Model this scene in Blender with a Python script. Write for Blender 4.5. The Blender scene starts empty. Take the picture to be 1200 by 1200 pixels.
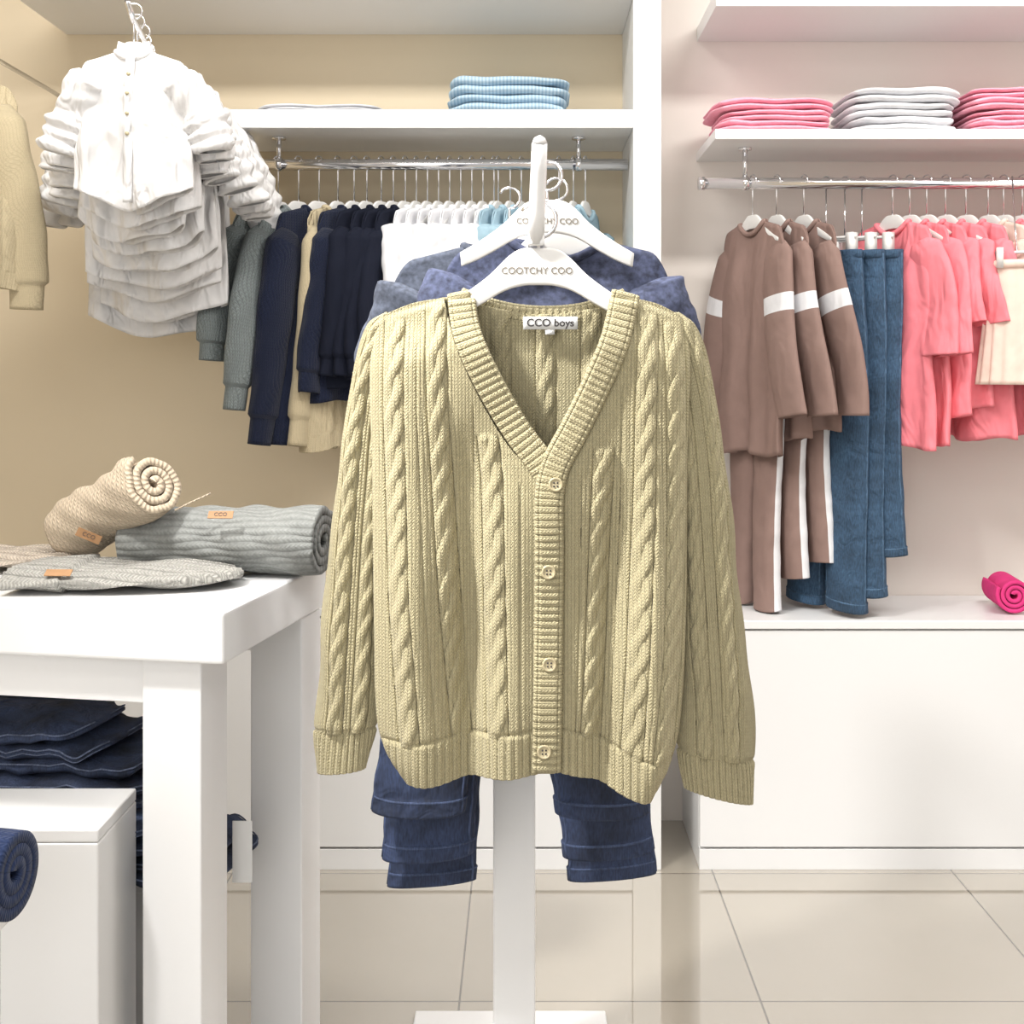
import bpy, math, numpy as np
from mathutils import Vector, Matrix
pi=math.pi
F=1400.0; H=1.264
def at(u,v,d): return Vector(((u-615)*d/F, d, H+(430-v)*d/F))
def X(u,d): return (u-615)*d/F
def Z(v,d): return H+(430-v)*d/F
def lin(c): 
    c=c/255.0
    return c/12.92 if c<=0.04045 else ((c+0.055)/1.055)**2.4
def rgb(r,g,b): return (lin(r),lin(g),lin(b),1)
scn=bpy.context.scene
def link(o): scn.collection.objects.link(o); return o
def empty(name,loc=(0,0,0)):
    e=bpy.data.objects.new(name,None); e.location=loc; e.empty_display_size=.05; return link(e)
def par(o,p):
    if p is not None: o.parent=p
    return o
# ---------------------------------------------------------------- materials
def mat(name,col,rough=.5,metal=0,var=0.0,vscale=8,bump=0.0,bscale=60,coat=0,spec=.5,bdist=.004):
    m=bpy.data.materials.new(name); m.use_nodes=True; nt=m.node_tree; N=nt.nodes; L=nt.links
    b=N['Principled BSDF']; b.inputs['Base Color'].default_value=col
    b.inputs['Roughness'].default_value=rough; b.inputs['Metallic'].default_value=metal
    b.inputs['Specular IOR Level'].default_value=spec
    if coat: b.inputs['Coat Weight'].default_value=coat
    tc=N.new('ShaderNodeTexCoord')
    if var>0:
        n=N.new('ShaderNodeTexNoise'); n.inputs['Scale'].default_value=vscale; n.inputs['Detail'].default_value=6
        L.new(tc.outputs['Object'],n.inputs['Vector'])
        mr=N.new('ShaderNodeMapRange'); mr.inputs[1].default_value=.3; mr.inputs[2].default_value=.7; L.new(n.outputs['Fac'],mr.inputs[0])
        r=N.new('ShaderNodeMixRGB'); r.inputs[1].default_value=tuple(c*(1-var) for c in col[:3])+(1,)
        r.inputs[2].default_value=tuple(min(1,c*(1+var)) for c in col[:3])+(1,)
        L.new(mr.outputs[0],r.inputs[0]); L.new(r.outputs[0],b.inputs['Base Color'])
    if bump>0:
        n=N.new('ShaderNodeTexNoise'); n.inputs['Scale'].default_value=bscale; n.inputs['Detail'].default_value=3
        L.new(tc.outputs['Object'],n.inputs['Vector'])
        bp=N.new('ShaderNodeBump'); bp.inputs['Strength'].default_value=bump; bp.inputs['Distance'].default_value=bdist
        L.new(n.outputs['Fac'],bp.inputs['Height']); L.new(bp.outputs[0],b.inputs['Normal'])
    return m
def cloth(name,col,var=.05,fold=.35,fs=8,vs=30):
    """woven/jersey cloth: soft crumple relief + fine grain"""
    m=mat(name,col,.88,var=var,vscale=vs,spec=.2); nt=m.node_tree; N=nt.nodes; L=nt.links; b=N['Principled BSDF']
    tc=N.new('ShaderNodeTexCoord'); mp=N.new('ShaderNodeMapping'); mp.inputs['Scale'].default_value=(1.6,1.6,.7); L.new(tc.outputs['Object'],mp.inputs[0])
    n=N.new('ShaderNodeTexNoise'); n.inputs['Scale'].default_value=fs; n.inputs['Detail'].default_value=2; n.inputs['Distortion'].default_value=.8; L.new(mp.outputs[0],n.inputs['Vector'])
    bp=N.new('ShaderNodeBump'); bp.inputs['Strength'].default_value=fold; bp.inputs['Distance'].default_value=.03
    L.new(n.outputs['Fac'],bp.inputs['Height'])
    n2=N.new('ShaderNodeTexNoise'); n2.inputs['Scale'].default_value=300; L.new(tc.outputs['Object'],n2.inputs['Vector'])
    bp2=N.new('ShaderNodeBump'); bp2.inputs['Strength'].default_value=.15; bp2.inputs['Distance'].default_value=.001
    L.new(n2.outputs['Fac'],bp2.inputs['Height']); L.new(bp.outputs[0],bp2.inputs['Normal']); L.new(bp2.outputs[0],b.inputs['Normal'])
    return m
def knit(name,col,cw=.006,rh=.0055,strength=.6,dist=.0012,var=.1,mix=.18,rib=False,cp=4):
    m=bpy.data.materials.new(name); m.use_nodes=True; nt=m.node_tree; N=nt.nodes; L=nt.links
    b=N['Principled BSDF']; b.inputs['Roughness'].default_value=.9; b.inputs['Specular IOR Level'].default_value=.15
    b.inputs['Sheen Weight'].default_value=.1
    uv=N.new('ShaderNodeUVMap'); sp=N.new('ShaderNodeSeparateXYZ'); L.new(uv.outputs[0],sp.inputs[0])
    def M(op,a,bb=None):
        n=N.new('ShaderNodeMath'); n.operation=op
        for i,v in enumerate((a,bb)):
            if v is None: continue
            if isinstance(v,(int,float)): n.inputs[i].default_value=v
            else: L.new(v,n.inputs[i])
        return n.outputs[0]
    a=M('FRACT',M('DIVIDE',sp.outputs[0],cw)); t=M('MULTIPLY',M('ABSOLUTE',M('SUBTRACT',a,.5)),2)
    ph=M('SUBTRACT',M('DIVIDE',sp.outputs[1],rh),M('MULTIPLY',t,.9))
    s=M('ADD',M('MULTIPLY',M('SINE',M('MULTIPLY',ph,2*pi)),.5),.5)
    cg=M('SUBTRACT',1,M('POWER',M('ABSOLUTE',t),cp if not rib else 1.5))
    h=M('MULTIPLY',M('ADD',M('MULTIPLY',s,.6 if not rib else .15),.4),cg)
    bp=N.new('ShaderNodeBump'); bp.inputs['Strength'].default_value=strength; bp.inputs['Distance'].default_value=dist
    L.new(h,bp.inputs['Height']); L.new(bp.outputs[0],b.inputs['Normal'])
    tc=N.new('ShaderNodeTexCoord'); n=N.new('ShaderNodeTexNoise'); n.inputs['Scale'].default_value=160; n.inputs['Detail'].default_value=3
    L.new(tc.outputs['Object'],n.inputs['Vector'])
    f=M('ADD',M('MULTIPLY',h,mix),M('MULTIPLY',n.outputs['Fac'],var*2)); f=M('ADD',f,1-mix*.6-var)  # stitch grooves darkened in the base colour, painted shade on top of the bump
    c=N.new('ShaderNodeVectorMath'); c.operation='SCALE'; c.inputs[0].default_value=col[:3]; L.new(f,c.inputs['Scale'])
    L.new(c.outputs[0],b.inputs['Base Color'])
    return m
M_white=mat('white_lacquer',(.80,.80,.80,1),.28,bump=.02,bscale=3)
M_whitem=mat('white_melamine',(.78,.78,.77,1),.45)
M_plastic=mat('white_plastic',(.74,.73,.71,1),.35)
M_chrome=mat('chrome',(.82,.82,.84,1),.12,1)
M_wallL=mat('beige_paint',rgb(216,201,174),.7,var=.015,vscale=1.5)
M_wallR=mat('blush_paint',rgb(233,225,217),.7,var=.015,vscale=1.5)
M_ceil=mat('ceiling_paint',(.8,.8,.8,1),.8)
M_dark=mat('dark_ink',(.04,.035,.035,1),.6)
M_grey=mat('grey_ink',rgb(120,112,100),.6)
M_leather=mat('tan_leather',rgb(150,112,74),.6,var=.1,vscale=60)
M_btn=mat('horn_button',rgb(180,168,136),.3,var=.08,vscale=120)
KC=rgb(167,158,127)
M_card=knit('beige_wool_knit',KC,.0046,.0044,.9,.0014,var=.16,mix=.30,cp=6)
M_cream=knit('cream_wool_knit',rgb(188,174,144),.006,.0055)
M_sagek=knit('grey_green_knit',rgb(126,134,134),.009,.008,.9,.002,var=.2,mix=.5)
M_navyk=knit('navy_knit',rgb(28,34,54),.008,.007,.8,.002,mix=.3)
M_black=cloth('midnight_cotton',rgb(20,24,38))
M_wcot=cloth('white_cotton',(.76,.76,.78,1),fs=10,fold=.3)
M_wcot2=cloth('off_white_linen',(.74,.73,.725,1),fs=14,fold=.75)
M_wpl=mat('white_label_cloth',(.72,.72,.71,1),.8)
M_lblue=cloth('light_blue_cotton',rgb(160,188,202),.1)
M_taupe=cloth('taupe_jersey',rgb(142,118,110),.05,.4)
M_pink=cloth('coral_pink_cotton',rgb(242,136,146),.05,.7,10)
M_pink2=cloth('candy_pink_cotton',rgb(249,178,196),.06,.3,20)
M_hot=cloth('hot_pink_cotton',rgb(214,60,124),.1)
M_coral=cloth('deep_coral_cotton',rgb(238,112,124),.05)
M_skirt=cloth('blush_linen',rgb(232,210,196),.05)
def denim(name,col,v=.6,vs=9):
    """twill denim: worn blotches, slubby grain and crumple"""
    m=mat(name,col,.85,var=v,vscale=vs); nt=m.node_tree; N=nt.nodes; L=nt.links; b=N['Principled BSDF']
    tc=N.new('ShaderNodeTexCoord'); mp=N.new('ShaderNodeMapping'); mp.inputs['Scale'].default_value=(420,420,90); L.new(tc.outputs['Object'],mp.inputs[0])
    n=N.new('ShaderNodeTexNoise'); n.inputs['Scale'].default_value=1; n.inputs['Detail'].default_value=2; L.new(mp.outputs[0],n.inputs['Vector'])
    src=b.inputs['Base Color'].links[0].from_socket
    mx=N.new('ShaderNodeMixRGB'); mx.blend_type='OVERLAY'; mx.inputs[0].default_value=.8; L.new(src,mx.inputs[1]); L.new(n.outputs['Fac'],mx.inputs[2]); L.new(mx.outputs[0],b.inputs['Base Color'])
    bp=N.new('ShaderNodeBump'); bp.inputs['Strength'].default_value=.3; bp.inputs['Distance'].default_value=.001; L.new(n.outputs['Fac'],bp.inputs['Height'])
    n3=N.new('ShaderNodeTexNoise'); n3.inputs['Scale'].default_value=22; n3.inputs['Distortion'].default_value=1; L.new(tc.outputs['Object'],n3.inputs['Vector'])
    b3=N.new('ShaderNodeBump'); b3.inputs['Strength'].default_value=.8; b3.inputs['Distance'].default_value=.010; L.new(n3.outputs['Fac'],b3.inputs['Height']); L.new(bp.outputs[0],b3.inputs['Normal']); L.new(b3.outputs[0],b.inputs['Normal'])
    return m
M_denim=denim('indigo_denim',rgb(37,48,74)); M_denimB=denim('mid_blue_denim',rgb(52,77,102),.4); M_denimH=denim('indigo_seam_thread',rgb(54,66,94),.3,40); M_denimBH=denim('mid_blue_seam_thread',rgb(70,96,122),.3,40)
M_denimS=denim('worn_indigo_denim',rgb(44,54,78),.7,14); M_denimE=denim('pale_fold_edge',rgb(88,98,122),.4,40)  # pale fold lines: light contrast painted in for the dark space under the table
M_heather=mat('navy_heather_jersey',rgb(66,72,96),.9,var=.55,vscale=110,bump=.2)
M_heather2=mat('charcoal_heather_jersey',rgb(74,80,94),.9,var=.45,vscale=110,bump=.2)
M_gscarf=knit('grey_scarf_knit',rgb(138,140,137),.013,.007,.9,.004,var=.25,mix=.5,rib=True)
M_bscarf=knit('oat_scarf_knit',rgb(188,172,150),.010,.008,.8,.003,var=.15,mix=.35)
M_ghat=knit('heather_hat_knit',rgb(154,152,146),.009,.006,.9,.003,var=.35,mix=.5)
M_ohat=knit('oat_hat_knit',rgb(186,174,160),.009,.006,.9,.003,var=.25,mix=.5)
M_nroll=knit('navy_fleece_knit',rgb(34,46,76),.01,.008,.6,.002)
def striped(name,c1,c2,sc):
    m=mat(name,c1,.85); nt=m.node_tree; w=nt.nodes.new('ShaderNodeTexWave'); w.bands_direction='X'; w.inputs['Scale'].default_value=sc; w.inputs['Distortion'].default_value=.5
    tc=nt.nodes.new('ShaderNodeTexCoord'); nt.links.new(tc.outputs['Object'],w.inputs['Vector'])
    r=nt.nodes.new('ShaderNodeMixRGB'); r.inputs[1].default_value=c1; r.inputs[2].default_value=c2
    nt.links.new(w.outputs['Fac'],r.inputs[0]); nt.links.new(r.outputs[0],nt.nodes['Principled BSDF'].inputs['Base Color']); return m
M_stripe=striped('blue_striped_cotton',rgb(150,182,204),rgb(192,210,222),35)
def tilemat():
    m=bpy.data.materials.new('glazed_tile'); m.use_nodes=True; nt=m.node_tree; N=nt.nodes; L=nt.links; b=N['Principled BSDF']
    g=N.new('ShaderNodeNewGeometry'); mp=N.new('ShaderNodeMapping'); mp.inputs['Location'].default_value=(.13,.02,0)
    L.new(g.outputs['Position'],mp.inputs['Vector'])
    br=N.new('ShaderNodeTexBrick'); br.offset=0; br.inputs['Scale'].default_value=1; br.inputs['Brick Width'].default_value=.6; br.inputs['Row Height'].default_value=.6
    br.inputs['Mortar Size'].default_value=.0022; br.inputs['Color1'].default_value=rgb(176,168,154); br.inputs['Color2'].default_value=rgb(172,164,150); br.inputs['Mortar'].default_value=rgb(100,92,82)
    L.new(mp.outputs[0],br.inputs['Vector'])
    n=N.new('ShaderNodeTexNoise'); n.inputs['Scale'].default_value=2.5; n.inputs['Detail'].default_value=8; L.new(g.outputs['Position'],n.inputs['Vector'])
    mx=N.new('ShaderNodeMixRGB'); mx.blend_type='MULTIPLY'; mx.inputs[0].default_value=.12; L.new(br.outputs['Color'],mx.inputs[1]); L.new(n.outputs['Fac'],mx.inputs[2])
    L.new(mx.outputs[0],b.inputs['Base Color']); b.inputs['Roughness'].default_value=.05; b.inputs['Specular IOR Level'].default_value=1.0; b.inputs['Coat Weight'].default_value=1.0
    b.inputs['Coat Roughness'].default_value=.02; b.inputs['Coat IOR'].default_value=2.2
    return m
M_tile=tilemat()
# ---------------------------------------------------------------- mesh builder
class MB:
    def __init__(s): s.V=[];s.F=[];s.M=[];s.U=[];s.n=0
    def grid(s,P,m=0,cu=False,uv=None,matf=None,cap=False):
        P=np.asarray(P,float); nv,nu,_=P.shape
        idx=np.arange(nv*nu).reshape(nv,nu)+s.n
        if cu: A=idx; B=np.roll(idx,-1,1)
        else: A=idx[:,:-1]; B=idx[:,1:]
        q=np.stack([A[:-1],B[:-1],B[1:],A[1:]],-1)
        s.F+=q.reshape(-1,4).tolist()
        mm=np.full(q.shape[:2],m) if matf is None else matf[:q.shape[0],:q.shape[1]]
        s.M+=mm.reshape(-1).astype(int).tolist()
        s.V.append(P.reshape(-1,3)); 
        if uv is None: uv=np.zeros((nv,nu,2))
        s.U.append(np.asarray(uv,float).reshape(-1,2)); s.n+=nv*nu
        if cap and cu:
            s.F.append(idx[0][::-1].tolist()); s.F.append(idx[-1].tolist()); s.M+=[m,m]
    def tube(s,pts,r,m=0,n=10,cap=True,flat=1.0):
        pts=[Vector(p) for p in pts]; k=len(pts); rs=r if hasattr(r,'__len__') else [r]*k
        T=[(pts[min(i+1,k-1)]-pts[max(i-1,0)]).normalized() for i in range(k)]
        a=Vector((0,0,1)) if abs(T[0].z)<.9 else Vector((1,0,0)); nn=(a-T[0]*a.dot(T[0])).normalized()
        rows=[];L=0;uv=[]
        for i in range(k):
            nn=(nn-T[i]*nn.dot(T[i])).normalized(); b=T[i].cross(nn)
            if i: L+=(pts[i]-pts[i-1]).length
            rows.append([pts[i]+(nn*math.cos(2*pi*j/n)+b*math.sin(2*pi*j/n)*flat)*rs[i] for j in range(n)])
            uv.append([(2*pi*j/n*rs[i],L) for j in range(n)])
        s.grid(rows,m,True,uv,cap=cap)
    def box(s,x0,x1,y0,y1,z0,z1,m=0):
        v=[(x0,y0,z0),(x1,y0,z0),(x1,y1,z0),(x0,y1,z0),(x0,y0,z1),(x1,y0,z1),(x1,y1,z1),(x0,y1,z1)]
        f=[(0,3,2,1),(4,5,6,7),(0,1,5,4),(1,2,6,5),(2,3,7,6),(3,0,4,7)]
        s.F+=[[i+s.n for i in q] for q in f]; s.M+=[m]*6; s.V.append(np.array(v,float)); s.U.append(np.zeros((8,2))); s.n+=8
    def build(s,name,mats,smooth=True,parent=None,bevel=0,loc=None,rot=None,solid=0):
        me=bpy.data.meshes.new(name); me.from_pydata(np.concatenate(s.V).tolist(),[],s.F)
        for m in mats: me.materials.append(m)
        me.polygons.foreach_set('material_index',s.M)
        me.polygons.foreach_set('use_smooth',[smooth]*len(s.F))
        U=np.concatenate(s.U); li=np.zeros(len(me.loops),int); me.loops.foreach_get('vertex_index',li)
        l=me.uv_layers.new(name='UVMap'); l.data.foreach_set('uv',U[li].reshape(-1)); me.update()
        o=link(bpy.data.objects.new(name,me)); par(o,parent)
        if loc is not None: o.location=loc
        if rot is not None: o.rotation_euler=rot
        if solid: 
            md=o.modifiers.new('s','SOLIDIFY'); md.thickness=solid; md.offset=0
        if bevel:
            md=o.modifiers.new('b','BEVEL'); md.width=bevel; md.segments=3; md.limit_method='ANGLE'
            for p in me.polygons: p.use_smooth=False
        return o
def box(name,x0,x1,y0,y1,z0,z1,m,bev=.003,parent=None,loc=None,rot=None):
    b=MB(); b.box(x0,x1,y0,y1,z0,z1); return b.build(name,[m],False,parent,bev,loc,rot)
def ss(x): x=np.clip(x,0,1); return x*x*(3-2*x)
def curve(pts,n):
    p=np.array(pts,float); d=np.r_[0,np.cumsum(np.hypot(*np.diff(p[:,:2],axis=0).T))]
    m=np.zeros_like(p); m[1:-1]=(p[2:]-p[:-2])/(d[2:]-d[:-2])[:,None]; m[0]=(p[1]-p[0])/(d[1]-d[0]); m[-1]=(p[-1]-p[-2])/(d[-1]-d[-2])
    q=np.linspace(0,d[-1],n); i=np.clip(np.searchsorted(d,q,side='right')-1,0,len(p)-2); h=(d[i+1]-d[i]); t=((q-d[i])/h)[:,None]; h=h[:,None]
    return (2*t**3-3*t**2+1)*p[i]+(t**3-2*t**2+t)*h*m[i]+(-2*t**3+3*t**2)*p[i+1]+(t**3-t**2)*h*m[i+1]
def text(name,s,size,loc,m,parent=None,rot=(pi/2,0,0),ext=.0003,bold=0):
    c=bpy.data.curves.new(name,'FONT'); c.body=s; c.size=size; c.align_x='CENTER'; c.align_y='CENTER'; c.extrude=ext; c.offset=bold
    c.materials.append(m); o=link(bpy.data.objects.new(name,c)); o.location=loc; o.rotation_euler=rot; par(o,parent); return o
# ---------------------------------------------------------------- room
box('floor',-2.6,3.2,-1.5,3.6,-.1,0,M_tile,0)
box('ceiling',-2.6,3.2,-1.5,3.6,2.8,2.9,M_ceil,0)
box('wall_back',-2.6,.30,3.33,3.6,0,2.8,M_wallL,0)
box('wall_back_right',.30,3.2,3.33,3.6,0,2.8,M_wallR,0)
box('wall_left',-2.7,-2.6,-1.5,3.6,0,2.8,M_wallL,0)
box('wall_right',3.2,3.3,-1.5,3.6,0,2.8,M_wallR,0)
D=3.0
box('partition_panel',.272,.343,D,3.33,0,2.8,M_whitem,.002)
def shelf(name,x0,x1,z0,z1): return box(name,x0,x1,D,3.33,z0,z1,M_white,.002)
shelf('wall_shelf',-.7435,.272,1.864,1.911)
shelf('wall_shelf',.478,3.2,1.836,1.862)
shelf('wall_shelf',-1.277,.272,2.19,2.24)
shelf('wall_shelf',.48,3.2,2.170,2.21)
def cabinet(x0,x1,h,doors):
    e=empty('storage_cabinet',((x0+x1)/2,3.16,0)); cx=(x0+x1)/2
    box('carcass',x0-cx,x1-cx,-.14,.168,.0,h-.022,M_white,.002,e)
    box('top',x0-cx-.003,x1-cx,-.165,.168,h-.022,h,M_white,.003,e)
    w=(x1-x0)/doors
    for i in range(doors): box('drawer_front_%d'%(i+1),x0-cx+i*w+.001,x0-cx+(i+1)*w-.001,-.16,-.141,.058,h-.026,M_white,.002,e)
    box('plinth',x0-cx,x1-cx,-.157,-.14,.0,.052,M_white,.001,e)
cabinet(-2.55,.271,.66,2); cabinet(.439,3.19,.628,2)
def rail(x0,x1,z,br,ztop):
    e=empty('clothes_rail',((x0+x1)/2,3.12,z)); b=MB(); cx=(x0+x1)/2
    b.tube([(x0-cx,0,0),(x1-cx,0,0)],.015,n=20)
    for s in (x0,): b.tube([(s-cx-.004,0,0),(s-cx+.012,0,0)],.0175,n=20)
    b.build('bar',[M_chrome],True,e)
    for i,u in enumerate(br):
        x=X(u,3.12)-cx; b=MB(); b.tube([(x,0,.01),(x,0,ztop-z)],.006,n=10); b.tube([(x,0,ztop-z-.006),(x,0,ztop-z)],.018,n=14); b.tube([(x-.008,0,0),(x+.008,0,0)],.018,n=16)
        b.build('bracket_%d'%(i+1),[M_chrome],True,e)
ZL=1.792; ZR=1.743
rail(-.747,.268,ZL,(327,678),1.864); rail(.457,3.19,ZR,(873,1500),1.836)
# ---------------------------------------------------------------- hangers
def hanger_mesh(b,hw,sc=1.0,hook=.07,th=.008,m=0,mh=1,oz=0,cut=1.0):
    t=np.array([(0,0),(16,0),(26,3),(38,12),(58,32),(85,52),(115,70),(140,84)],float); bo=np.array([(0,44),(16,44.5),(32,48),(46,54),(66,66),(92,80),(118,90),(138,94)],float)
    t=curve(t,30); bo=curve(bo,30); k=hw/140.; nn=int(30*cut); t=t[:nn]; bo=bo[:nn]
    t=np.concatenate([t[::-1]*[-1,1],t[1:]])*k; bo=np.concatenate([bo[::-1]*[-1,1],bo[1:]])*k
    mid=(t+bo)/2
    def R(f,y): p=mid+(t-mid)*f if f>=0 else mid+(bo-mid)*(-f); return np.stack([p[:,0],np.full(len(p),y),-p[:,1]+oz],1)
    ring=[R(1,0),R(.97,-th*.4),R(.85,-th*.5),R(-.85,-th*.5),R(-.97,-th*.4),R(-1,0),R(-.97,th*.4),R(-.85,th*.5),R(.85,th*.5),R(.97,th*.4)]
    P=np.stack(ring,1); b.grid(P,m,True,cap=True)
    r=.016*sc; pts=[(0,0,oz-.004)]+[(0,0,oz+hook-2*r-.008)]
    for i in range(15):
        a=-pi/2+ (pi*1.35)*i/14
        pts.append((r*math.cos(a),0,oz+hook-r+r*math.sin(a)))
    b.tube(pts,.0016*sc+.0004,mh,8)
# ---------------------------------------------------------------- cable-knit heights
def rope(dx,y,P=76,r=5.2,a=4.9,b=2.1):
    y=y+3*np.sin(y/31.)
    th=2*pi*y/P; out=np.full(np.broadcast(dx,y).shape,0.)
    for sgn in (1,-1):
        x1=sgn*a*np.cos(th); z1=sgn*b*np.sin(th); d=r*r-(dx-x1)**2
        out=np.maximum(out,np.where(d>0,z1+np.sqrt(np.maximum(d,0)),0))
    ad=np.abs(dx)
    return out*.76-3.4*np.exp(-((ad-12.4)/1.7)**2)-.8*np.exp(-((ad-18)/1.2)**2)
# ---------------------------------------------------------------- generic garments
def garment(name,pos,yaw,sh,L,m,th=.045,flare=.015,slen=.3,sr=(.06,.04),spread=.25,neck=(.055,.03),slope=.28,fold=.010,seed=0,
            m2=None,stripe=None,hemcurve=0,hook=.075,cable=False,nu=96,nv=50,roll=False,hang=True,cuff=True,hr=None,collar=False,wav=.025,tilt=0,sflat=.62,mrib=None):
    r_=np.random.RandomState(seed); b=MB(); mats=[m,m2 or m]
    if cable: nu,nv=260,200
    ph=np.linspace(0,2*pi,nu,endpoint=False)[None]; t=np.linspace(0,1,nv)[:,None]
    C=np.cos(ph);S=np.sin(ph)
    w=sh*(.97-.05*np.sin(pi*np.clip(t*1.5,0,1)))+flare*t
    x=w*np.sign(C)*np.abs(C)**.85; ax=np.abs(x); nw,nd=neck
    fr=(S<0)
    zt=np.where(ax>nw,-slope*(ax-nw)-.035*np.clip((ax/w-.82)/.18,0,1)**2,-(np.where(fr,nd,nd*.25))*(1-(ax/nw)**2))
    zb=-L+hemcurve*(ax/w)**2+.006*np.sin(5*x/sh+seed)
    z=zt*(1-t)+zb*t
    g=.22+.78*ss(t/.3)
    y=th*g*np.sign(S)*np.abs(S)**.8
    K=[(r_.uniform(2,4.5),r_.uniform(0,6),1),(r_.uniform(5,8),r_.uniform(0,6),.6),(r_.uniform(10,15),r_.uniform(0,6),.35)]
    amp=fold*(.15+t**.8)
    y=y+amp*sum(a*np.sin(k*x/sh+p+1.6*t*np.sin(p)) for k,p,a in K)
    y=y+.25*fold*np.sin(14*t+3*x/sh+seed)*ss(t*4)
    arc=np.cumsum(np.hypot(np.diff(np.c_[x[:,-1:],x]),np.diff(np.c_[y[:,-1:],y])),1)
    if cable:
        k=.00125; xs=x/k; h=np.zeros_like(x)
        for c0 in np.arange(-4,5)*34: h=h+rope(xs-c0,z/k)*(np.abs(xs-c0)<17)
        rb=(z-zb)<.04; h=np.where(rb,2*np.abs(np.sin(xs*pi/8)),h)
        y=y+np.sign(S)*h*k*np.abs(S)
    P=np.stack([x,y,z],-1); b.grid(P,0,True,np.stack([arc,z],-1)) 
    a=np.linspace(0,2*pi,40,endpoint=False); ring=[]
    for q in a:
        xx=nw*math.cos(q); f=math.sin(q)<0
        ring.append((xx,(.22*th+.004)*np.sign(math.sin(q))*abs(math.sin(q))**.6,-(nd if f else nd*.25)*(1-(xx/nw)**2)+.001))
    ring.append(ring[0]); b.tube(ring,.0055,0,8,False)
    if collar:
        rw=[[(p[0]*(1-.12*j),p[1]*(1-.1*j),p[2]+.022*j) for p in ring] for j in (0,.5,1)]; b.grid(rw,0)
    for sd in (-1,1):
        ns,nr=60,32; s_=np.linspace(0,1,ns); al=spread*(1.7-1.2*s_)+.08*np.sin(5*s_+seed+sd)
        px=np.cumsum(np.sin(al))*slen/ns; pz=-np.cumsum(np.cos(al))*slen/ns
        sx=sd*(sh*.90-sr[0]*.55); sz=-slope*(sh*.8-nw)-sr[0]*.72
        rad=(sr[0]+(sr[1]-sr[0])*s_**.8)*np.minimum(1,.55+s_*6)
        if cuff: rad=rad*np.where(s_>.88,.80,1)
        if roll: rad=rad*(1+.35*ss((s_-.50)*10)*(.75+.35*np.sin(s_*44+seed)))*np.where(s_>.985,.75,1)
        q=np.linspace(0,2*pi,nr,endpoint=False)
        rr=rad[:,None]*(1+.04*np.sin(3*q[None]+7*s_[:,None]+seed)+(wav*np.sin(26*s_[:,None]+2*q[None]+seed*2+sd)))
        yo=.012*np.sin(4*s_+seed)
        xx=sx+sd*px[:,None]+rr*np.cos(q)[None]*np.cos(al)[:,None]
        zz=sz+pz[:,None]+sd*rr*np.cos(q)[None]*np.sin(al)[:,None]
        yy=yo[:,None]+rr*sflat*np.sin(q)[None]
        mf=np.zeros((ns-1,nr),int)
        if stripe: mf[(s_[:-1]>stripe[0])&(s_[:-1]<stripe[1])]=1
        b.grid(np.stack([xx,yy,zz],-1),0,True,np.stack([rr*q[None],np.repeat((s_*slen)[:,None],nr,1)],-1),mf)
    o=b.build(name,mats,True,None,0,pos,(0,tilt,yaw),.0025)
    if hang:
        hb=MB(); hanger_mesh(hb,hr or sh*.86,1,hook,oz=.022); hb.build('hanger',[M_plastic,M_chrome],True,o)
    return o
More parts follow.
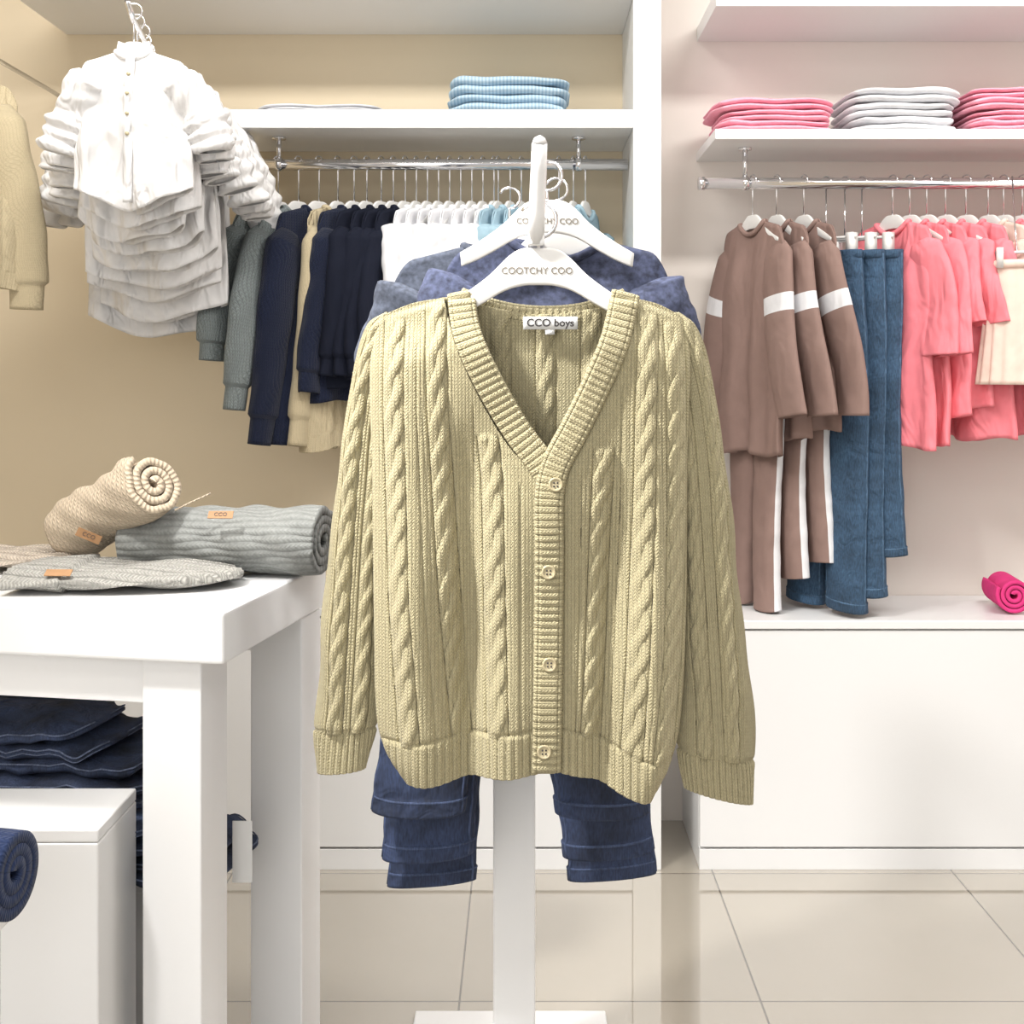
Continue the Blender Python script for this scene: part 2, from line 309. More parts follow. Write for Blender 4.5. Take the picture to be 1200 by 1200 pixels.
def pants(name,pos,yaw,w,L,m,m2=None,legw=.06,th=.03,splay=.02,hem=None,side=None,seed=0,hook=.09,hang=True,flare=0):
    b=MB(); mats=[m,m2 or m]
    for sd in (-1,1):
        nv,nu=160,48; t=np.linspace(0,1,nv)[:,None]; q=np.linspace(0,2*pi,nu,endpoint=False)[None]
        hw=w*.27+(legw-w*.27)*ss(t*1.6); c=sd*(w*.25+splay*t)+.004*np.sin(5*t+seed+sd)
        r=1+.012*np.sin(30*t+2*q+seed+sd)+.03*np.sin(3*q+6*t+seed)+.012*np.sin(55*t+q+sd)*ss(t*1.2)
        x=c+hw*np.sign(np.cos(q))*np.abs(np.cos(q))**.85*r; y=(th*(.75+.25*ss(t*3)))*np.sin(q)*r+.006*np.sin(4*t+seed+sd); z=-L*t+0*q+.005*np.sin(q+seed)*t
        mf=np.zeros((nv-1,nu),int)
        if hem: 
            hl=int(.024/L*nv)+1; tt=t>1-hl/nv
            y=y*np.where(tt,1.12,1); x=c+(x-c)*np.where(tt,1.03,1)
        if side: mf[:,(np.cos(q[0])*sd>.9)]=1
        b.grid(np.stack([x,y,z],-1),0,True,np.stack([hw*q,z],-1),mf)
        if hem:
            j=0 if sd>0 else nu//2
            b.tube([(float(x[i,j]),float(y[i,j])-.001,float(z[i,j])) for i in range(2,nv,4)],.0018,1,6)
            j2=int(nu*.75)+sd*-9
            b.tube([(float(x[i,j2%nu]),float(y[i,j2%nu])-.0008,float(z[i,j2%nu])) for i in range(2,nv,4)],.0008,1,6)
            i=nv-1-hl; b.tube([(float(x[i+1,jj%nu]),float(y[i+1,jj%nu]),float(z[i+1,jj%nu])) for jj in range(nu+1)],.0008,1,6,False)
    a=[(w*.52*math.cos(i/30*2*pi),th*.85*math.sin(i/30*2*pi),-.012) for i in range(31)]
    b.tube(a,.010,0,8,False,flat=.5)
    o=b.build(name,mats,True,None,0,pos,(0,0,yaw),.003)
    if hang:
        h=MB(); h.tube([(-w*.45,0,.035),(w*.45,0,.035)],.004,0,8); 
        for s in (-1,1): h.box(s*w*.38-.01,s*w*.38+.01,-.012,.012,-.02,.045,0)
        r=.016; pts=[(0,0,.035),(0,0,hook-2*r)]+[(r*math.cos(-pi/2+pi*1.35*i/12),0,hook-r+r*math.sin(-pi/2+pi*1.35*i/12)) for i in range(13)]
        h.tube(pts,.002,1,8); h.build('clip_hanger',[M_plastic,M_chrome],True,o)
    return o
# ================================================================= HERO CARDIGAN
DC=1.6; k=DC/F
def W(x,y,w):
    return np.stack([(x-615)*k, -w*k, H+(430-y)*k],-1)
LA=curve([(449,369),(437,408),(435,470),(437,520),(438,600),(440,740),(443,840),(454,880),(476,913)],430)
RB=curve([(796,369),(807,410),(806,480),(804,540),(804,600),(802,740),(796,840),(785,890),(762,934)],430)
RA=curve([(520,349),(534,400),(560,460),(592,515),(630,562),(634,600),(633,740),(632,896)],430)
LB=curve([(745,350),(732,405),(708,465),(680,518),(660,552),(656,600),(655,740),(652,894)],430)
TA=curve([(449,369),(485,355),(520,349)],150); TB=curve([(745,350),(770,356),(796,369)],120)
BA=curve([(476,913),(550,905),(632,896)],150); BB=curve([(652,894),(700,909),(735,926),(762,934)],120)
def bodyw(x,y,front=True):
    xl=np.interp(y,LA[:,1],LA[:,0]); xr=np.interp(y,RB[:,1],RB[:,0])
    s=np.where(x<640,(x-xl)/(640-xl),(xr-x)/(xr-640)); s=np.clip(s,0,1)
    bl=np.sqrt(np.maximum(0,1-(1-s)**3.0))
    yt=np.interp(x,[449,520,640,745,796],[369,349,345,350,369])
    sh=ss((y-yt)/70)*.75+.25*ss((y-yt)/9)
    if not front: return -20*bl*sh
    g=lambda c,sg:np.exp(-((x-c)/sg)**2)
    ty=ss((y-430)/350)
    f=ty*(20*g(482+.05*(y-600),22)-20*g(553,22)+8*g(600,18)-19*g(718-.05*(y-600),20)+24*g(768-.02*(y-600),18))
    f+=9*g(478,22)*ss((y-380)/60)-10*g(545,20)*ss((y-480)/80)+7*g(770,20)*ss((y-380)/60)
    f+=4*np.sin((x-450)/26+y/90)*ss((y-400)/100)*bl*.5
    f+=3*np.sin(y/37+x/60)*bl*sh
    return 32*bl*sh+f*bl
def coons(T,B,L,R):
    nu=len(T);nv=len(L);u=np.linspace(0,1,nu)[None,:,None];v=np.linspace(0,1,nv)[:,None,None]
    return (1-v)*T[None]+v*B[None]+(1-u)*L[:,None]+u*R[:,None]-((1-u)*(1-v)*T[0]+u*(1-v)*T[-1]+(1-u)*v*B[0]+u*v*B[-1])
def cableh(x,y,cabs,yb,ribh=50,lines=()):
    h=np.zeros_like(x)
    for pl,p0 in cabs:
        pl=np.array(pl,float); xc=np.interp(y,pl[:,1],pl[:,0]); d=x-xc; on=ss((y-pl[0,1])/10)
        h=h+np.where(np.abs(d)<26,rope(d,y+p0),0)*on
    for pl in lines:
        pl=np.array(pl,float); xc=np.interp(y,pl[:,1],pl[:,0]); h=h-2.0*np.exp(-((x-xc)/1.5)**2)*ss((y-pl[0,1])/10)
    m=ss((ribh-(yb-y))/3); rib=2.7*np.abs(np.sin(pi*x/9.0))**.7-1.2
    edge=-2.5*np.exp(-((yb-y-ribh-1)/3)**2)
    return h*(1-m)+m*rib+edge
cabA=[([(464,372),(464,480),(471,700),(484,870)],0),([(512,356),(515,480),(528,700),(543,870)],30),([(572,505),(578,560),(581,700),(585,870)],55)]
linA=[[(491,400),(491,480),(500,700),(514,870)],[(556,470),(557,600),(559,870)],[(610,560),(610,870)]]
cabB=[([(706,520),(702,600),(697,740),(690,870)],10),([(758,366),(754,480),(752,600),(745,760),(737,900)],40),([(788,375),(790,480),(790,600),(784,760),(772,900)],65)]
linB=[[(680,545),(678,700),(672,870)],[(727,450),(725,600),(720,740),(712,880)]]
cardi=empty('cable_knit_cardigan',(0,DC,0))
def panel(name,T,B,L,R,cabs,lines):
    S=coons(T,B,L,R); x=S[...,0];y=S[...,1]; yb=np.interp(x,B[:,0],B[:,1])
    h=cableh(x,y,cabs,yb,50,lines); w=bodyw(x,y)+h*np.clip(bodyw(x,y)/8,0.2,1)
    b=MB(); b.grid(W(x,y,w),0,False,np.stack([x*k,y*k],-1)); return b.build(name,[M_card],True,cardi,solid=.004)
panel('front_panel_left',TA,BA,LA,RA,cabA,linA); panel('front_panel_right',TB,BB,LB,RB,cabB,linB)
TT=curve([(449,369),(520,349),(562,357),(630,368),(705,360),(745,350),(796,369)],240); BT=curve([(476,905),(630,888),(762,925)],240)
S=coons(TT,BT,LA[::2],RB[::2]); x=S[...,0];y=S[...,1]
cb=[([(c,360),(c,900)],c) for c in (480,532,586,640,694,748)]
h=cableh(x,y,cb,np.interp(x,BT[:,0],BT[:,1]))
b=MB(); b.grid(W(x,y,bodyw(x,y,False)+h*.8),0,False,np.stack([x*k,y*k],-1)); b.build('back_panel',[M_card],True,cardi,solid=.004)
def ribbon(name,pts,width,off,wfun,per=8.2,taper=None):
    c=curve(pts,2000); L=np.hypot(*np.diff(c,axis=0).T).sum(); n=int(L/1.0); c=curve(pts,n); s=np.linspace(0,L,n)
    tx=np.gradient(c,axis=0); tx/=np.linalg.norm(tx,axis=1)[:,None]; nx=np.stack([tx[:,1],-tx[:,0]],1)
    u=np.linspace(-.5,.5,30)[None]; x=c[:,:1]+nx[:,:1]*u*width; y=c[:,1:]+nx[:,1:]*u*width
    w=wfun(x,y)+off+3.0*(1-(2*np.abs(u))**6)
    rib=2.6*np.abs(np.sin(pi*s/per))[:,None]**.7*(1-(2*np.abs(u))**10)
    w=w+rib-2.2*np.exp(-((np.abs(u)-.36)/.03)**2)
    b=MB(); b.grid(W(x,y,w),0,False,np.stack([np.broadcast_to(s[:,None]*k,x.shape),np.broadcast_to(u*width*k,x.shape)],-1)); return b.build(name,[M_card],True,cardi,solid=.004)
ribbon('neck_band_left',[(540,343),(549,392),(574,448),(606,503),(640,550),(646,575)],30,2.0,bodyw)
ribbon('button_band',[(733,344),(718,400),(696,452),(670,504),(650,542),(643,575),(643,640),(642,740),(640,893)],31,5.0,bodyw)
ribbon('neck_band_back',[(538,347),(560,356),(600,366),(640,369),(680,366),(712,357),(735,348)],20,0,lambda x,y:-14+0*x)
def sleeve(name,Lp,Rp,cabs,depth,cuff,w0):
    nv,nu=420,200; Lc=curve(Lp,nv);Rc=curve(Rp,nv); v=np.linspace(0,1,nv)[:,None]; q=np.linspace(0,2*pi,nu,endpoint=False)[None]
    c=(Lc+Rc)/2; hv=(Rc-Lc)/2; L=np.hypot(*np.diff(c,axis=0).T).sum(); s=v*L
    hw=np.hypot(hv[:,0],hv[:,1])[:,None]
    arc=(pi/2-q)*hw*1.15
    h=np.zeros((nv,nu))
    for a0,p0 in cabs:
        d=arc-a0; h=h+np.where(np.abs(d)<24,rope(d,s+p0),0)
    rm=ss((cuff-(L-s))/3); rib=2.7*np.abs(np.sin(pi*arc/8.4))**.7-1
    h=h*(1-rm)+rib*rm-2.5*np.exp(-((L-s-cuff-1)/3)**2)
    rf=(1+.03*np.sin(s/31+q)+.03*np.sin(s/18+2*q)*ss(s/200))
    dp=depth*(.35+.65*ss(s/90))*(1-.25*rm)
    x=c[:,:1]+hv[:,:1]*np.cos(q)*rf; y=c[:,1:]+hv[:,1:]*np.cos(q)
    w=-9+(w0+9)*ss(s/120)+dp*np.sin(q)*rf+h*np.maximum(np.sin(q),-1)*ss(s/25); x=x+h*.7*np.cos(q)
    b=MB(); b.grid(W(x,y,w),0,True,np.stack([arc*k,s*k+0*q],-1)); b.build(name,[M_card],True,cardi,solid=.003)
sleeve('sleeve_left',[(452,366),(430,380),(414,424),(402,500),(388,600),(376,720),(367,840),(366,870),(370,913)],[(486,376),(466,430),(450,500),(446,600),(443,720),(438,840),(436,865),(425,907)],[(-14,0),(22,25)],19,50,-24)
sleeve('sleeve_right',[(762,377),(778,430),(793,500),(797,620),(797,740),(797,850),(799,893),(808,931)],[(793,366),(814,380),(832,424),(847,500),(862,620),(875,740),(887,850),(890,893),(884,950)],[(20,0),(-20,25)],21,50,-24)
def lathe(b,prof,cx,cy,cz,m=0,n=28):
    a=np.linspace(0,2*pi,n,endpoint=False); P=[[(cx+r*math.cos(q),cy-hh,cz+r*math.sin(q)) for q in a] for r,hh in prof]; b.grid(P,m,True)
for i,(u,v) in enumerate([(650,563),(642,663),(643,768),(637,867)]):
    w=float(bodyw(np.array([float(u)]),np.array([float(v)]))[0])+11.5
    b=MB(); cx,cy,cz=(u-615)*k,-w*k,H+(430-v)*k; R=8.2*k
    lathe(b,[(R*.9,-.001),(R,.0005),(R,.0022),(R*.9,.0032),(R*.75,.0030),(R*.68,.0018),(R*.3,.0020),(.00001,.0020)],cx,cy,cz)
    for sx,sz in ((1,1),(1,-1),(-1,1),(-1,-1)): lathe(b,[(R*.13,.0018),(R*.13,.0026),(.00001,.0026)],cx+sx*R*.24,cy,cz+sz*R*.24,1,10)
    b.build('button_%d'%(i+1),[M_btn,M_dark],True,cardi)
lb=MB(); P=[[( (u-615)*k,.0020,H+(430-v)*k) for u in np.linspace(613,677,12)] for v in (371,386)]
lb.grid(P,0); lb.build('neck_label',[M_wpl],True,cardi,solid=.001)
text('label_text','CCO boys',.0145,((645-615)*k,.0008,H+(430-378.5)*k),M_dark,cardi,bold=.0003)
lb=MB(); P=[[( (u-615)*k,.0025,H+(430-v)*k) for u in (639,650)] for v in (386,392)]; lb.grid(P,0); lb.build('size_label',[M_wpl],True,cardi,solid=.001)
hb=MB(); hanger_mesh(hb,.158,1.5,.062,.009,cut=.74)
ho=hb.build('clothes_hanger',[M_plastic,M_chrome],True,None,0,(X(631,DC),DC-.004,Z(291,DC)),(0,0,0))
text('hanger_text','COOTCHY COO',.0125,(-.002,-.0052,-.031),M_grey,ho)
# ================================================================= STAND
st=empty('display_stand',(-.018,2.05,0))
box('post',-.036,.036,-.02,.02,.012,1.44,M_white,.004,st); box('base_plate',-.195,.175,-.22,.275,0,.012,M_white,.003,st)
box('arm',.022,.044,-.47,.02,1.425,1.447,M_white,.004,st)
b=MB(); b.tube([(.033,-.46,1.43),(.034,-.475,1.47),(.036,-.50,1.52),(.037,-.515,1.552)],[.011,.011,.0105,.010],n=16); b.tube([(.037,-.515,1.552),(.0372,-.517,1.558),(.0373,-.518,1.561)],[.010,.007,.001],n=16)
b.build('arm_tip',[M_white],True,st)
garment('heather_tshirt',at(652,283,1.74),0.05,.170,.48,M_heather,th=.035,flare=.02,slen=.11,sr=(.075,.07),spread=.28,neck=(.07,.030),slope=.22,fold=.006,seed=3,hook=.07,cuff=False,hr=.135,wav=.01,sflat=.4)
garment('heather_tshirt',at(597,290,1.84),0.10,.185,.48,M_heather2,th=.035,flare=.02,slen=.12,sr=(.08,.072),spread=.32,neck=(.07,.030),slope=.26,fold=.006,seed=5,hook=.07,cuff=False,hr=.135,wav=.01,sflat=.4)
h2=MB(); hanger_mesh(h2,.150,1.3,.055,.009,cut=.85); h2o=h2.build('clothes_hanger',[M_plastic,M_chrome],True,None,0,(X(641,1.705),1.69,Z(236,1.705)),(0,0,.05)); text('hanger_text','COOTCHY COO',.0115,(0,-.0052,-.031),M_grey,h2o)
for i,(vh,d,w,uc) in enumerate([(950,1.86,.36,600),(1000,1.92,.36,607),(1030,1.98,.38,610)]):
    pants('denim_jeans',at(uc,560,d),0.02*i,w,Z(560,d)-Z(vh,d),M_denim,M_denimH,legw=.070,th=.020,splay=.052,hem=True,seed=i,hang=False)
# ================================================================= LEFT RAIL
dR=3.12; ztL=Z(236,dR)
def onL(name,u,m,L,yaw=1.15,sh=.15,seed=0,**kw):
    z0=ztL-.022; return garment(name,(X(u,dR),dR,z0),yaw,sh,L,m,hook=ZL+.022-ztL,seed=seed,**kw)
onL('knit_sweater',326,M_sagek,.37,.85,.145,1,slen=.36,sr=(.055,.04),spread=.28,flare=.01)
onL('knit_sweater',350,M_sagek,.42,1.0,.15,2,slen=.48,sr=(.055,.038),spread=.25)
onL('knit_sweater',374,M_navyk,.60,1.0,.16,3,slen=.55,sr=(.06,.042),spread=.18,flare=.02)
onL('knit_sweater',396,M_cream,.62,1.1,.13,4,slen=.56,sr=(.055,.04),spread=.12,cable=True)
onL('knit_sweater',415,M_navyk,.50,1.05,.15,5,slen=.42,spread=.15)
for i,u in enumerate((430,447,461,475)): onL('long_sleeve_top',u,M_black,.46-.02*(i%2),1.1,.145,10+i,slen=.38,spread=.14,th=.03)
for i,u in enumerate(range(488,580,13)): onL('white_polo_shirt',u,M_wcot,.38,1.2,.13,20+i,slen=.2,sr=(.055,.05),spread=.15,th=.022,cuff=False)
for i,u in enumerate((584,598,611,630,655,672,686)): onL('light_blue_shirt',u,M_lblue,.36,1.2,.13,30+i,slen=.2,sr=(.055,.05),spread=.15,th=.022,cuff=False)
# ================================================================= RIGHT RAIL
ztR=Z(262,dR)
def onR(name,u,m,L,yaw=-1.0,sh=.16,seed=0,**kw):
    return garment(name,(X(u,dR),dR,ztR),yaw,sh,L,m,hook=ZR+.0-ztR,seed=seed,**kw)
for i,(u,L) in enumerate(((882,.60),(910,.56),(942,.54))):
    onR('striped_sleeve_sweatshirt',u,M_taupe,L,-1.15,.135,40+i,m2=M_wcot,stripe=(.30,.39),slen=.45,sr=(.056,.054),spread=.17,th=.020,cuff=False,wav=.006,flare=0,sflat=.36,fold=.012)
for i,(u,v) in enumerate(((888,708),(918,672),(946,655))):
    z=Z(420,dR+.04); pants('jogger_pants',(X(u,dR),dR+.04,z),-1.1,.20,z-Z(v,dR+.04),M_taupe,M_wcot,legw=.045,th=.024,splay=.01,side=True,seed=i,hang=False)
for i,(u,v) in enumerate(((968,708),(990,690),(1010,645))):
    z=Z(296,dR); pants('denim_jeans',(X(u,dR),dR,z),-.95,.22,z-Z(v,dR),M_denimB,M_denimBH,legw=.058,th=.030,splay=.02,seed=i+5,hem=True,hook=ZR+.018-z)
for i,(u,L) in enumerate(((1046,.58),(1066,.57),(1086,.50),(1108,.48),(1132,.56))):
    onR('pink_tshirt',u,M_pink,L,-1.05,.135,50+i,slen=.22 if i>1 else .30,sr=(.055,.056),spread=.2,th=.020,fold=.014,cuff=False,wav=.01,sflat=.36)
for i,u in enumerate((1158,1176,1198)):
    onR('pink_tshirt',u,M_skirt if i==0 else M_coral if i==2 else M_pink,.55 if i==1 else .42,-1.1,.135,60+i,slen=.15,sr=(.06,.055),spread=.2,th=.022,cuff=False,sflat=.4)
for i,u in enumerate((1225,1250,1280,1310,1345)):
    onR('pink_tshirt',u,M_pink,.5,-1.1,.14,70+i,slen=.2,sr=(.062,.055),spread=.2,th=.025,cuff=False,sflat=.4)
def skirt(pos,yaw,w,L,m,seed=0):
    t=np.linspace(0,1,30)[:,None]; q=np.linspace(0,2*pi,140,endpoint=False)[None]
    r=w*(.75+.35*t)*(1+.06*t*np.sin(16*q+seed)); P=np.stack([r*np.cos(q),r*.4*np.sin(q),-L*t+0*q],-1)
    b=MB(); b.grid(P,0,True); b.tube([(w*.76*math.cos(a),w*.3*math.sin(a),-.01) for a in np.linspace(0,2*pi,40)],.01,0,8,False)
    o=b.build('pleated_skirt',[m],True,None,0,pos,(0,0,yaw),.002); return o
zz=Z(305,2.98); so=skirt((X(1192,2.98),2.98,zz),-.3,.085,.31,M_skirt)
h=MB(); h.tube([(-.06,0,.02),(.06,0,.02)],.004,0,8); h.tube([(0,0,.02),(0,.06,.10),(0,.13,ZR+.016-zz)],.002,1,8); h.box(-.05,-.035,-.04,.01,-.02,.03); h.box(.035,.05,-.04,.01,-.02,.03); h.build('clip_hanger',[M_plastic,M_chrome],True,so)
# ================================================================= FOLDED STACKS
def stack(name,x0,x1,z0,n,hh,m,dep=.24,y0=3.03,seed=0,m2=None):
    r=np.random.RandomState(seed); b=MB(); z=z0+.001
    for i in range(n):
        w=(x1-x0)/2*(1-.10*r.rand()); cx=(x0+x1)/2+r.uniform(-.010,.010); cy=y0+dep/2+r.uniform(-.008,.008); H2=hh*r.uniform(.9,1.1)
        for j in range(2):
            h=H2/2; zc=z+h/2; nv,nu=14,120; a=np.linspace(-pi/2,pi/2,nv)[:,None]; q=np.linspace(0,2*pi,nu,endpoint=False)[None]
            C=np.cos(q);S=np.sin(q); se=lambda v,p:np.sign(v)*np.abs(v)**p
            rr=np.abs(np.cos(a))**.35*(1-.012*j)
            x=cx+w*rr*se(C,.28)+.004*np.sin(5*q+i+j); y=cy+dep/2*rr*se(S,.28)+.004*np.sin(4*q+j+i*3)
            tp=1-.25*np.clip((x-cx)/w,-1,1)*(1 if (i+seed)%2 else -1)*(1 if j else .3)
            zz=zc+h*.56*np.sin(a)*tp+.10*h*np.sin(3*q+i*2+j)+.002*np.sin(x*40+i*2)-.006*(i>0)*np.clip(np.abs(x-cx)/w,0,1)**4
            b.grid(np.stack([x,y,zz],-1),(i%2 if m2 else 0),True,cap=True)
            z+=h
    return b.build(name,[m,m2 or m],True)
tL=1.912; tR=1.863
stack('folded_shirts',X(295,3.05),X(450,3.05),tL,1,.02,M_wcot,seed=1)
stack('folded_shirts',X(525,3.05),X(672,3.05),tL,2,.047,M_stripe,seed=2)
stack('folded_shirts',X(836,3.05),X(978,3.05),tR,3,.029,M_pink2,seed=3)
stack('folded_shirts',X(993,3.05),X(1130,3.05),tR,3,.040,M_wcot,seed=4)
stack('folded_shirts',X(1125,3.05)+.02,X(1270,3.05),tR,4,.028,M_pink2,seed=5)
# ================================================================= ROLLS
def roll(name,p0,p1,R,turns,thick,m,fx=1.0,fz=1.0,up=(0,0,1),core=.15,start=0,parent=None,uvs=1,wob=.0,lump=0):
    p0=Vector(p0);p1=Vector(p1); ax=(p1-p0).normalized(); s=ax.cross(Vector(up)).normalized(); u=s.cross(ax).normalized()
    n=int(turns*48); th=np.linspace(0,turns*2*pi,n); r=R*(core+(1-core)*th/th[-1]); arc=np.cumsum(r*(th[1]-th[0]))
    na=70; rows=[];uv=[]
    for j in range(na):
        t=j/(na-1); c=p0.lerp(p1,t); a=th+start
        rowr=r*(1+wob*math.sin(9*t)+wob*.6*math.sin(23*t))+lump*(th/th[-1])**3*np.sin(5*a+7*t)*np.sin(17*t+2*a)
        rows.append([(c+s*(rr*math.cos(q)*fx)+u*(rr*math.sin(q)*fz)) for rr,q in zip(rowr,a)]); uv.append([(x,t*(p1-p0).length) if uvs==1 else (t*(p1-p0).length,x) for x in arc])
    b=MB(); b.grid([[tuple(v) for v in rw] for rw in rows],0,False,uv)
    return b.build(name,[m],True,parent,solid=thick)
# ================================================================= TABLE
ang=-math.atan2(.078,.443); TH=.903
cr=Vector((-.443,1.757,0))
tb=empty('display_table',cr); tb.rotation_euler=(0,0,ang)
box('table_top',-.95,0,0,.45,TH-.078,TH,M_white,.006,tb)
box('apron_front',-.90,-.06,.035,.055,TH-.15,TH-.078,M_white,.002,tb); box('apron_back',-.90,-.05,.38,.40,TH-.15,TH-.078,M_white,.002,tb); 
for i,(x,y) in enumerate(((-.142,.025),(-.098,.33),(-.92,.025),(-.92,.33))): box('leg_%d'%(i+1),x,x+.095,y,y+.095,0,TH-.078,M_white,.003,tb)
jb=empty('storage_box',tb.location); jb.rotation_euler=(0,0,ang)
box('body',-.80,-.14,.17,.31,0,.40,M_white,.003,jb); box('lid',-.81,-.135,.165,.315,.40,.425,M_white,.003,jb)
r=np.random.RandomState(4)
b=MB(); z=.427
for i in range(9):
    h=.028; nv,nu=12,140; a=np.linspace(-pi/2,pi/2,nv)[:,None]; q=np.linspace(0,2*pi,nu,endpoint=False)[None]; se=lambda v,p:np.sign(v)*np.abs(v)**p
    rr=np.abs(np.cos(a))**.35; x=-.45+r.uniform(-.04,.04)+.34*rr*se(np.cos(q),.35)+.008*np.sin(6*q+i)-.02*i; y=.22+r.uniform(-.01,.01)+.115*rr*se(np.sin(q),.35)+.006*np.sin(5*q+i)
    zz=z+h/2+h*.55*np.sin(a)+.005*np.sin(3*q+i)+.004*np.sin(x*50+i)+.003*np.sin(x*110+i*2)
    b.grid(np.stack([x,y,zz],-1),0,True,cap=True)
    e=[(float(x[nv//2,j]),float(y[nv//2,j])-.002,float(zz[nv//2,j])+.004) for j in range(0,nu,2)]; b.tube(e,.0014,1,6,False)
    if i%2: e=[(p[0],p[1],p[2]-.007) for p in e]; b.tube(e,.0010,1,6,False)
    z+=h
b.build('folded_jeans_stack',[M_denimS,M_denimE],True,None,0,tb.location,tb.rotation_euler)
P=at(284,998,1.94); pt=box('price_tag',-.016,.016,-.001,.001,-.05,.05,M_wpl,.0005,None,P)
A=at(160,636,2.12);A.z=TH+.052; B_=at(380,624,2.08);B_.z=TH+.056
gs=roll('rolled_grey_scarf',A,B_,.066,3,.014,M_gscarf,fx=1.2,fz=.84,core=.2,start=2.4,wob=.04,lump=.006)
def tag(parent,loc,rot,txt,s=1):
    o=box('leather_tag',-.021*s,.021*s,-.0008,.0008,-.0075*s,.0075*s,M_leather,.0005,None,loc,rot); o.parent=parent; o.name='leather_tag'
    t=text('tag_text',txt,.010*s,(0,-.0012,0),M_dark,o); return o
tag(gs,at(255,605,1.985)+Vector((0,.02,0)),(-.75,0,.0),'CCO')
p0=at(88,622,2.16); p1=at(182,566,2.02); p0.z=max(p0.z,TH+.06)
bs=roll('rolled_beige_scarf',p0,p1,.053,3.0,.013,M_bscarf,core=.10,start=1.0,wob=.03,uvs=0,lump=.004)
tag(bs,at(104,628,2.03),(-.2,.45,.3),'CCO')
b=MB(); q0=at(205,598,2.0); b.tube([q0,at(225,588,2.0),at(247,578,2.02)],.0015,0,6); b.build('loose_yarn',[M_bscarf],True,bs)
def hat(loc,L,Wd,yaw,m,seed=0):
    nv,nu=120,200; t=np.linspace(0,1,nv)[:,None]; q=np.linspace(0,2*pi,nu,endpoint=False)[None]
    prof=np.where(t<.28,1.0,np.sqrt(np.maximum(0,1-((t-.28)/.72)**2.4)))*(1+.05*(t<.26))
    x=t*L+0*q; y=Wd/2*prof*np.sign(np.cos(q))*np.abs(np.cos(q))**.7; hh=.014*(np.minimum(1,prof+.15)+.4*(t<.26)); z=.019+hh*np.sin(q)+.003*np.sin(14*t+3*q+seed)*(prof>.2)+.0022*np.sin(y*420)*(np.sin(q)>0)*(prof>.2)
    b=MB(); b.grid(np.stack([x,y,z],-1),0,True,np.stack([y,x],-1),cap=True)
    return b.build('knit_beanie',[m],True,None,0,loc,(0,0,yaw))
l1=at(32,690,1.98); l1.z=TH; h1=hat(l1,.36,.20,-.02,M_ghat,1)
l2=at(-70,668,2.14); l2.z=TH; h2=hat(l2,.28,.16,.05,M_ohat,2)
tg=tag(h1,Vector((.09,-.092,.036)),(-1.0,0,0),'')
# ================================================================= foreground block & roll
wb=empty('display_plinth',(X(115,1.72),1.72,0))
box('body',-.5,0,0,.17,0,Z(972,1.72)-.02,M_white,.003,wb); box('top',-.5,.0,-.0,.17,Z(972,1.72)-.0195,Z(972,1.72),M_white,.003,wb)
zt=.612; pl=empty('low_bench',(X(-55,1.34),1.3,0)); box('seat',-.5,0,0,.22,zt-.04,zt,M_white,.004,pl)
for i,(x,y) in enumerate(((-.06,.01),(-.06,.17),(-.49,.01),(-.49,.17))): box('leg_%d'%(i+1),x,x+.04,y,y+.04,0,zt-.04,M_white,.003,pl)
roll('rolled_navy_sweater',(X(-40,1.45)-.25,1.44,zt+.06),(X(2,1.36),1.40,zt+.06),.050,3,.014,M_nroll,core=.15,start=.5,wob=.02)
roll('rolled_pink_garment',(X(1190,3.1),3.2,.628+.05),(X(1186,3.08),3.06,.628+.05),.044,3,.010,M_hot,core=.15,start=.5)
# ================================================================= WHITE SHIRT CLUSTER
N=9
e=empty('wall_hook_arm',(X(250,3.3),3.33,1.95)); b=MB()
za=Z(17,2.36)
pts=[(X(153,2.36),2.34,za+.02),(X(155,2.38),2.38,za),(X(205,3.0),3.0,za-.02),(X(215,3.3),3.33,za-.02)]
b.tube([Vector(p)-e.location for p in pts],.006,0,10); b.build('arm',[M_chrome],True,e)
rs=np.random.RandomState(8)
for i in range(N-1,-1,-1):
    f=i/(N-1); d=2.40+.60*f; uc=157+34*f; vt=62+48*f; vh=[246,266,284,300,320,338,352,376,394][i]; hw=[.116,.124,.130,.136,.145,.15,.158,.165,.172][i]
    z0=Z(vt,d); o=garment('white_linen_shirt',(X(uc,d),d,z0),.22*rs.uniform(-1,1)*(i>0),hw,z0-Z(vh,d),M_wcot2,th=.026,flare=.000+.008*rs.rand(),slen=.17+.018*i,sr=(.040,.034),spread=.34+.06*rs.rand(),neck=(.034,.014),slope=.30,fold=.012,seed=80+i,hemcurve=.045,hook=za-z0+.012,roll=True,cuff=False,hr=hw*.7,collar=True,tilt=.07*rs.uniform(-1,1)*(i>0),wav=.06)
    if i==0:
        b=MB(); L=z0-Z(vh,d); zz=np.linspace(-.012,-L*.97,40); yf=lambda q:-.010-.020*float(ss(np.array(-q/(L*.3))))-.010
        P=[[(xx,yf(q),q) for xx in (-.009,.009)] for q in zz]
        b.grid(P,0); b.build('placket',[M_wcot2],True,o,solid=.002)
        b=MB()
        for zc in (-.05,-.09,-.13,-.17): lathe(b,[(.004,0),(.004,.002),(.0001,.002)],0,yf(zc)-.0015,zc,0,14)
        b.build('buttons',[M_btn],True,o)
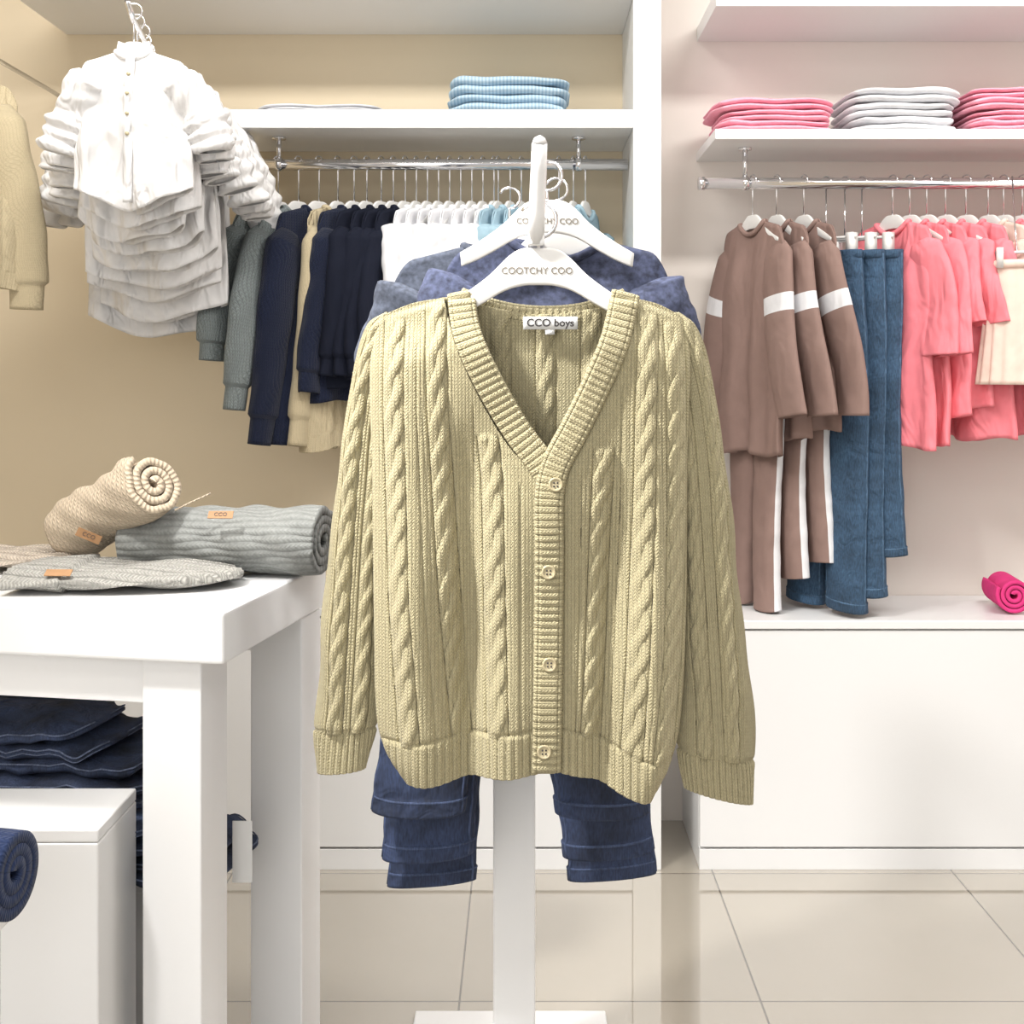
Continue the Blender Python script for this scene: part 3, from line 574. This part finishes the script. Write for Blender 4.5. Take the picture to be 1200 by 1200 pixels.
zc=Z(92,2.7); garment('cream_cable_cardigan',(X(-54,2.7),2.7,zc),.15,.14,zc-Z(340,2.7),M_cream,th=.045,slen=.47,sr=(.055,.045),spread=.10,cable=True,seed=99,hook=.09)
e=empty('wall_hook_arm',(X(-54,2.7),3.33,zc+.10)); b=MB(); b.tube([(0,0,0),(0,-.7,0),(0,-.72,.02)],.006,0,10); b.build('arm',[M_chrome],True,e)
# ================================================================= LIGHTS
def area(name,loc,rot,sx,sy,p,col=(1,.98,.95)):
    l=bpy.data.lights.new(name,'AREA'); l.shape='RECTANGLE'; l.size=sx; l.size_y=sy; l.energy=p; l.color=col
    o=link(bpy.data.objects.new(name,l)); o.location=loc; o.rotation_euler=rot; return o
area('ceiling_light_panel',(-.7,1.8,2.78),(.2,0,0),1.4,.3,40)
area('ceiling_light_panel',(1.4,1.8,2.78),(.2,0,0),1.4,.3,48)
area('ceiling_light_panel',(.2,-.2,2.78),(0,0,0),2.0,.6,18)
area('shopfront_window_light',(-1.2,-1.45,1.6),(pi/2,0,-.3),2.4,2.0,42,(1,.99,.98))
sp=bpy.data.lights.new('added_key_light','AREA'); sp.shape='DISK'; sp.size=.2; sp.energy=11; sp.spread=1.0; sp.color=(1,.98,.95)  # added key light aimed at the cardigan to sharpen its shading, no real fitting
so_=link(bpy.data.objects.new('added_key_light',sp)); so_.location=(-1.2,.95,2.7); so_.rotation_euler=(Vector((-.05,1.6,1.05))-so_.location).to_track_quat('-Z','Y').to_euler()
w=bpy.data.worlds.new('World'); scn.world=w; w.use_nodes=True
w.node_tree.nodes['Background'].inputs[0].default_value=(1,.99,.98,1); w.node_tree.nodes['Background'].inputs[1].default_value=.6
scn.view_settings.view_transform='Standard'; scn.view_settings.exposure=0
# ================================================================= CAMERA
c=bpy.data.cameras.new('camera'); c.sensor_width=36; c.lens=42; c.shift_x=-15/1200; c.shift_y=-170/1200; c.clip_start=.05
co=link(bpy.data.objects.new('camera',c)); co.location=(0,0,H); co.rotation_euler=(pi/2,0,0); scn.camera=co
